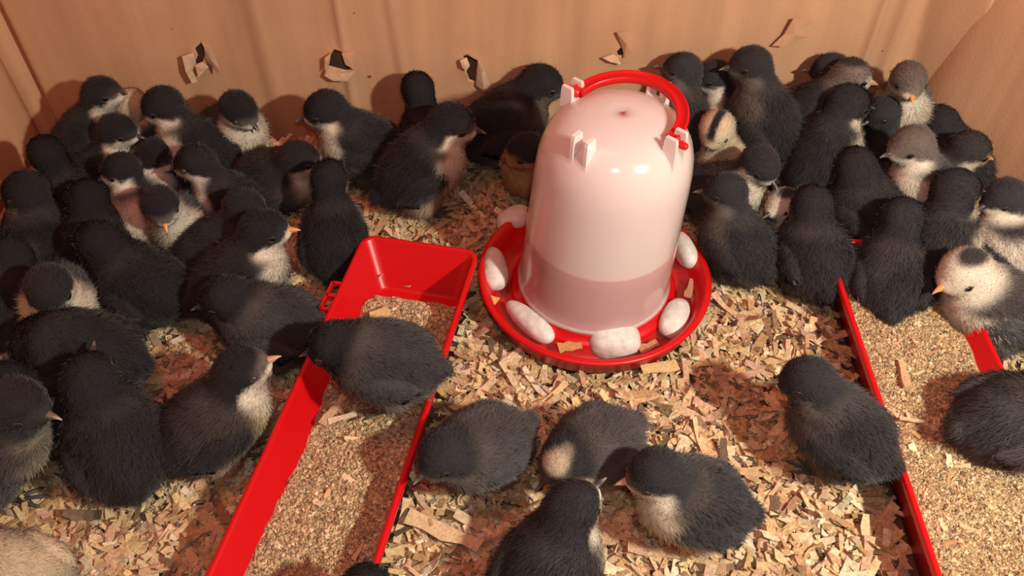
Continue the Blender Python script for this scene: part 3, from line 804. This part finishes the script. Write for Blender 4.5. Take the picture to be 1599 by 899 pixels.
    def mask(P):
        h = (P - H) @ Rh / hr
        eye_ = np.minimum(np.linalg.norm(h - np.array([.50, .80, .10]), axis=1), np.linalg.norm(h - np.array([.50, -.80, .10]), axis=1))
        return ~((h[:, 0] > .92) & (np.hypot(h[:, 1], h[:, 2] + .15) < .36)) & (eye_ > .22)
    VV, FF, CC, NN = strands(V, Fq, N, colfn, flow, int(30000 * dens), length, .00032, r, mask=mask)
    make_mesh('down', VV - loc, FF, M_down, o, cols=CC, normals=NN)
    # wings
    for q in (-1, 1):
        wc = C + side * q * .0250 * s + upb * .004 * s - fb * .004 * s
        Rw = basis(dirv(by + q * R_(5), pit - R_(16)))
        def wing(p, wc=wc, Rw=Rw):
            d = ell(p, wc, Rw, np.array([.0200, .0060, .0110]) * s)
            return smin(d, cap(p, wc - Rw[:, 0] * .010 * s, wc - Rw[:, 0] * .022 * s, .0055 * s, .0020 * s), .006)
        Vw, Fw, Nw = surface_nets(wing, wc - .036 * s, wc + .036 * s, .0030)
        if len(Vw) < 20: continue
        edge = st.get('wing', GR * (1.25 if style in ('white', 'yellow', 'pale', 'greyhead', 'frost', 'spot', 'stripe', 'cream') else .5))
        def wcol(P, wc=wc, Rw=Rw):
            b = (P - wc) @ Rw / s; nz = fnoise(P[:, 0] + P[:, 2], P[:, 1], 5 + seed, 300) * .4
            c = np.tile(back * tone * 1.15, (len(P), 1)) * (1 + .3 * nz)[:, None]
            w = sstep(.000, -.008, b[:, 2] + .003 * nz) * .75 + sstep(-.018, -.030, b[:, 0]) * .5
            return np.clip(c + (edge - c) * np.clip(w, 0, 1)[:, None], .012, .8)
        VV, FF, CC, NN = strands(Vw, Fw, Nw, wcol, lambda P, Rw=Rw: np.tile(-Rw[:, 0] - Rw[:, 2] * .25, (len(P), 1)), int(3600 * dens), .0050 * s, .00034, r, lift=.30)
        # sprouting quills with pale fringes
        qp = []
        for k in range(5):
            b0 = wc + Rw @ (np.array([-.008 - .001 * k, q * .0045, -.002 - .0022 * k]) * s); e0 = wc + Rw @ (np.array([-.0265 + .0030 * k, q * .0020, -.003 - .0026 * k]) * s)
            qp.append(tube(np.linspace(b0, e0, 5), np.array([.0009, .0016, .0018, .0014, .0003]) * s, 6, flat=.35, up=side))
        qv, qf = merge(qp); qc = np.tile(edge * .8, (len(qv), 1))
        V2, F2 = merge([(Vw, Fw), (VV, FF), (qv, qf)])
        qn = np.tile(side * q, (len(qv), 1))
        make_mesh('wing', V2 - loc, F2, M_down, o, cols=np.concatenate([wcol(Vw), CC, qc]), normals=np.concatenate([Nw, NN, qn]))
    # beak: two mandibles
    bc = {'dark': (np.array([.045, .040, .040]), np.array([.55, .48, .40])), 'orange': (np.array([.62, .30, .10]), np.array([.72, .48, .26])),
          'pink': (np.array([.50, .30, .20]), np.array([.66, .45, .32])), 'horn': (np.array([.13, .09, .07]), np.array([.6, .5, .4]))}[beak]
    b0 = H + Rh @ (np.array([.95, 0, -.16]) * hr); bl = .0112 * s
    up_p = [b0 + Rh @ (np.array([t * bl, 0, .0012 * s - .0026 * s * t ** 2.2]) ) for t in (-.35, 0, .3, .55, .8, 1.0)]
    lo_p = [b0 + Rh @ (np.array([t * bl, 0, -.0014 * s + .0004 * t * s])) for t in (-.35, 0, .3, .55, .75, .88)]
    v1, f1 = tube(up_p, np.array([.0034, .0033, .0026, .0019, .0011, .0003]) * s, 10, flat=.72)
    v2, f2 = tube(lo_p, np.array([.0030, .0028, .0021, .0015, .0008, .0003]) * s, 10, flat=.42)
    vb, ff = merge([(v1, f1), (v2, f2)])
    t = np.clip(((vb - b0) @ Rh[:, 0]) / bl, 0, 1)[:, None]
    make_mesh('beak', vb - loc, ff, M_beak, o, cols=bc[0] * (1 - sstep(.72, 1., t)) + bc[1] * sstep(.72, 1., t))
    # eyes
    for q in (-1, 1):
        e = H + Rh @ (np.array([.50, q * .775, .10]) * hr); er = .0027 * s
        n_, m_ = 16, 10; u = np.linspace(0, 2 * np.pi, n_, endpoint=False); w = np.linspace(0, np.pi, m_)
        U, Wm = np.meshgrid(u, w, indexing='ij'); D = np.stack([np.sin(Wm) * np.cos(U), np.sin(Wm) * np.sin(U), np.cos(Wm)], -1).reshape(-1, 3)
        i, j = np.meshgrid(np.arange(n_), np.arange(m_ - 1), indexing='ij'); i2 = (i + 1) % n_
        qq = np.stack([i * m_ + j, i * m_ + j + 1, i2 * m_ + j + 1, i2 * m_ + j], -1).reshape(-1, 4)
        eo = make_mesh('eye', e + (D * np.array([er, er * .72, er])) @ Rh.T - loc, qq, M_lid if shut else M_eye, o)
        if shut: eo['label'] = 'closed eyelid'
        outw = Rh[:, 1] * q * .9 + Rh[:, 0] * .35
        outw /= np.linalg.norm(outw)
        Re = basis(outw)
        ring = [e + outw * er * .30 + (Re[:, 1] * math.cos(a) * 1.12 + Re[:, 2] * math.sin(a) * (.22 if shut else .90)) * er for a in np.linspace(0, 2 * np.pi, 19)]
        v, f = tube(ring, .00034 * s, 6, up=outw)
        make_mesh('eyelid', v - loc, f, M_lid, eo)
    # legs
    lm = M_leg_o if leg == 'o' else M_leg_d
    for q in (-1, 1):
        hip = C - fb * .004 * s + side * q * .013 * s; hip[2] = C[2] - .022 * s
        yy = by + q * .12; fwv = np.array([math.cos(yy), math.sin(yy), 0]); sv = np.array([-math.sin(yy), math.cos(yy), 0])
        gz = base + .0135
        ank = np.array([hip[0], hip[1], gz + .0022]) + fwv * .006
        parts = [tube([hip, (hip + ank) / 2 - fwv * .002, ank], [.0026 * s, .0020 * s, .0019 * s], 8)]
        for ta, tl_ in ((-.45, .017), (0, .020), (.45, .017), (math.pi, .008)):
            td = fwv * math.cos(ta) + sv * math.sin(ta)
            parts.append(tube([ank, ank + td * tl_ * .5 * s + np.array([0, 0, .0008]), ank + td * tl_ * .9 * s - np.array([0, 0, .0006]), ank + td * tl_ * 1.05 * s - np.array([0, 0, .0014])], np.array([.0017, .0014, .0012, .0003]) * s, 7))
        v, f = merge(parts); make_mesh('leg', v - loc, f, lm, o)
    return o

CH_ = [
 # label, head px, zh, body yaw, look yaw, look pitch, style, options
 ('black chick in the far corner of the pen with head up and pale cheek', (161,146), 0.102, 15, -5, 12, 'cheek', dict(s=0.994, fwd=0.0311)),
 ('pale buff-headed chick mostly hidden behind the black chick of the far corner', (205,163), 0.081, 168, 95, 0, 'cream', dict(s=0.979, fwd=0.0306)),
 ('black chick with buff throat looking down beside the pale buff-headed chick', (252,164), 0.100, 148, 203, -14, 'white', dict(s=1.039, fwd=0.0311)),
 ('black chick with white cheek spot in front of the far corner chick', (186,204), 0.084, 20, -12, -5, 'cheek', dict(s=0.96, fwd=0.0304)),
 ('black chick facing sideways with small white throat, above the frontal cream-breasted chick', (188,265), 0.079, 117, 205, -8, 'cheek', dict(s=0.923, fwd=0.0317)),
 ('black chick with white cheek pointing towards the pair of yellow-breasted chicks, beside the sideways one', (246,242), 0.069, 29, -30, -8, 'cheek', dict(s=0.936, fwd=0.029)),
 ('black chick seen from the front with orange beak and cream breast', (251,321), 0.089, -87, -70, -22, 'yellow', dict(beak='orange', s=0.921, fwd=0.0325)),
 ('black chick pressed to the side wall, highest of those along that wall', (72,237), 0.090, 134, 120, 0, 'black', dict(s=0.942, fwd=0.0297)),
 ('blue-black chick at the side wall facing it with a faint pale throat', (39,297), 0.080, 109, 195, -8, 'dark', dict(s=1.054, fwd=0.0306)),
 ('blue-black chick seen from behind in the middle of the side wall huddle', (137,309), 0.076, 101, 110, 0, 'black', dict(s=1.022, fwd=0.0308)),
 ('blue-black chick with a broad back lying above the chick with lowered beak', (153,377), 0.078, 147, 150, -10, 'black', dict(s=1.103, fwd=0.033)),
 ('black chick with a large pale yellow breast under its shut eye by the back wall', (374,172), 0.089, -43, -35, -28, 'yellow', dict(shut=True, s=1.034, fwd=0.031)),
 ('black chick with white brow and white throat facing the frontal cream-breasted chick', (304,253), 0.089, 161, 192, -4, 'white', dict(shut=True, s=0.98, fwd=0.0321)),
 ('black chick with white cheek facing the trough side, below the yellow-breasted chick', (468,248), 0.075, -13, 5, -2, 'cheek', dict(s=1.041, fwd=0.0308)),
 ('large charcoal chick with white throat and long body facing the yellow-breasted chick', (507,171), 0.092, 169, 193, -10, 'white', dict(s=1.116, fwd=0.031)),
 ('black chick seen from behind with a fluffy white rump near the trough end', (514,276), 0.092, 92, 88, 10, 'rump', dict(s=0.95, pitch=36, beak='dark')),
 ('black chick with orange beak and cream throat next to the white-rumped chick', (413,359), 0.082, 42, 2, 6, 'cheek', dict(beak='orange', s=1.093, fwd=0.031)),
 ('black chick with shut eye whose head shows just above the orange-beaked chick', (384,324), 0.079, 22, -20, -10, 'black', dict(shut=True, s=0.989, fwd=0.0319)),
 ('grey-bellied chick with dark head walking on shaded bedding behind the trough chick', (352,465), 0.070, 166, 192, -8, 'frost', dict(s=1.102, fwd=0.031)),
 ('blue-black chick with white throat and raised pink beak beside the trough', (377,578), 0.081, 44, 18, 18, 'yellow', dict(beak='pink', s=1.094, shut=True, fwd=0.0304)),
 ('black chick with grey belly standing on feed across the red trough', (520,538), 0.072, 172, 185, -15, 'frost', dict(zc=.056, s=1.04, base=0.02, fwd=0.036)),
 ('black chick stretching up against the back wall with its back to us', (651,136), 0.099, 112, 115, -5, 'black', dict(s=0.941, fwd=0.0307)),
 ('charcoal chick with white chin and yellow breast facing the dark chick by the bottle', (707,193), 0.102, 28, -6, -8, 'yellow', dict(s=1.162, fwd=0.0313)),
 ('black chick by the back wall just behind the bottle looking towards it', (846,131), 0.096, 21, 0, -6, 'dark', dict(s=1.174, fwd=0.0341)),
 ('small tan-breasted chick half hidden behind the bottle', (819,236), 0.080, -110, 200, -12, 'tan', dict(s=0.995, fwd=0.0307)),
 ('charcoal chick at the back wall nearest the handle', (1065,108), 0.112, 93, 170, 8, 'dark', dict(s=0.989, fwd=0.0308)),
 ('black chick with a white cheek dot between two charcoal chicks at the back wall', (1113,120), 0.099, 161, 190, -4, 'cheek', dict(s=0.962, fwd=0.0301)),
 ('charcoal chick with raised head and pale wing tips standing at the back wall', (1171,101), 0.126, 129, 185, 0, 'dark', dict(s=1.065, fwd=0.031)),
 ('cream-faced chick with a dark crown stripe asleep against the bottle', (1118,202), 0.090, -148, -118, -32, 'stripe', dict(shut=True, s=0.958, fwd=0.0305)),
 ('charcoal chick with white throat looking down, behind the chick beside the bottle', (1188,257), 0.089, -26, -55, -20, 'white', dict(s=0.993, fwd=0.0304)),
 ('black chick beside the bottle facing it, standing over the tray', (1132,298), 0.082, 118, 172, -2, 'dark', dict(s=1.0)),
 ('chick with only a pale face peeping between two dark backs', (1221,319), 0.057, 180, 215, -5, 'whiteface', dict(s=0.842, fwd=0.0313)),
 ('black chick with smooth dark head casting a tall shadow on the back wall', (1296,108), 0.107, 165, 165, -5, 'black', dict(s=0.941, fwd=0.0337)),
 ('pale-cheeked chick with dark cap looking towards the white-breasted one', (1331,118), 0.117, -4, -10, -8, 'pale', dict(beak='pink', s=0.988, fwd=0.0339)),
 ('grey-crowned chick with orange beak and white breast facing the camera', (1419,126), 0.121, -125, -92, -12, 'greyhead', dict(beak='orange', s=0.964, fwd=0.0306)),
 ('large charcoal chick with long back and white chin mark behind the two broad backs', (1326,161), 0.104, 52, 8, -10, 'cheek', dict(s=1.097, fwd=0.0314)),
 ('black chick with turned head in front of the grey-crowned chick', (1378,176), 0.087, 169, 205, -12, 'black', dict(s=0.904, fwd=0.0291)),
 ('charcoal chick resting at the side wall, only its back showing', (1467,190), 0.068, 117, 100, 0, 'black', dict(s=1.012, fwd=0.0319)),
 ('dark chick with yellow brow and yellow beak at the side wall', (1516,233), 0.081, -2, -4, -16, 'brow', dict(beak='orange', s=1.017, fwd=0.031)),
 ('grey-headed chick with white throat and neck turning away from the side wall', (1422,227), 0.102, 143, 195, -8, 'greyhead', dict(s=1.058, fwd=0.031)),
 ('dark chick with white cheek behind the white-faced chick', (1494,295), 0.092, 73, 8, -4, 'cheek', dict(s=1.099, fwd=0.032)),
 ('green-tinged black chick with pale throat at the frame edge by the side wall', (1568,308), 0.082, 110, 195, -12, 'white', dict()),
 ('white-faced chick with dark crown spot and orange beak, body black', (1505,424), 0.079, 161, 208, -14, 'whiteface', dict(beak='orange', s=1.148, fwd=0.034)),
 ('broad-backed charcoal chick seen from behind, head towards the back wall', (1336,260), 0.077, 113, 92, 0, 'black', dict(s=1.132, fwd=0.0303)),
 ('charcoal chick seen from behind with tail at the bedding beside the far trough tip', (1267,319), 0.076, 94, 100, 0, 'dark', dict(s=1.054, fwd=0.0319)),
 ('charcoal chick seen from behind between the far trough and the white-faced chick', (1408,339), 0.084, 77, 80, 0, 'dark', dict(s=1.052, fwd=0.0325)),
 ('grey chick over the outer edge of the far trough, head out of view', (1690,605), 0.080, 10, 0, 0, 'frost', dict(s=1.15, base=0.01)),
 ('charcoal chick with dark pointed beak walking beside the far trough', (1260,592), 0.089, 140, 176, -6, 'dark', dict(zc=.056, s=1.02, beak='horn', fwd=0.035)),
 ('black chick with lowered head leaning on the near end of the trough rim', (690,711), 0.072, 213, 226, -4, 'frost', dict(zc=.056, s=0.98, fwd=0.033)),
 ('grey chick with a pale spot on its crown pecking at the bedding', (878,720), 0.064, 216, 222, -18, 'spot', dict(zc=.056, s=0.95, fwd=0.033)),
 ('charcoal chick with buff belly and orange feet standing alone on bedding', (1022,738), 0.087, 172, 188, -12, 'yellow', dict(zc=.056, beak='pink', s=1.0, leg='o')),
 ('black chick with white side reaching its beak up, lowest in view', (893,792), 0.078, 62, 38, 20, 'white', dict(s=1.08)),
 ('dark head just entering at the bottom over the trough feed', (570,925), 0.055, 100, 95, 0, 'black', dict(base=0.02)),
 ('black chick with white cheek bowing its beak down beside the side wall huddle', (77,451), 0.090, -57, -75, -30, 'cheek', dict(s=1.04, beak='horn', fwd=0.0299)),
 ('greenish black chick with a broad back lying below the bowing chick', (61,532), 0.058, 169, 120, 0, 'black', dict(s=1.164, fwd=0.0317)),
 ('black chick with smooth raised head and back to us beside the white-throated chick', (141,592), 0.082, 120, 100, 18, 'black', dict(s=1.153, fwd=0.0313)),
 ('black chick at the frame edge with a white beak tip and pale breast', (27,631), 0.101, 18, -12, -10, 'bib', dict(s=1.112, beak='horn', fwd=0.0324)),
 ('pale yellow chick cut off by the lower frame corner', (-80,862), 0.070, 160, 170, -10, 'gold', dict(s=1.1)),
 ('black chick squeezed at the frame edge below the greenish black one', (6,597), 0.063, 155, 150, 0, 'black', dict(s=0.996, fwd=0.0296)),
 ('black chick at the side wall behind the bowing chick', (12,400), 0.067, 86, 150, 0, 'black', dict(s=1.091, fwd=0.0317)),
]
import os
LIM = int(os.environ.get('NCH', '999'))
for k, (lab, hp, zh, by, ly, lp, sty, op) in enumerate(CH_[:LIM]):
    op = dict(op); op.pop('seed_', None)
    if 25 <= k <= 46: op.setdefault('tone', 1.6)  # pale haze over the right-hand chicks, put into their down colour
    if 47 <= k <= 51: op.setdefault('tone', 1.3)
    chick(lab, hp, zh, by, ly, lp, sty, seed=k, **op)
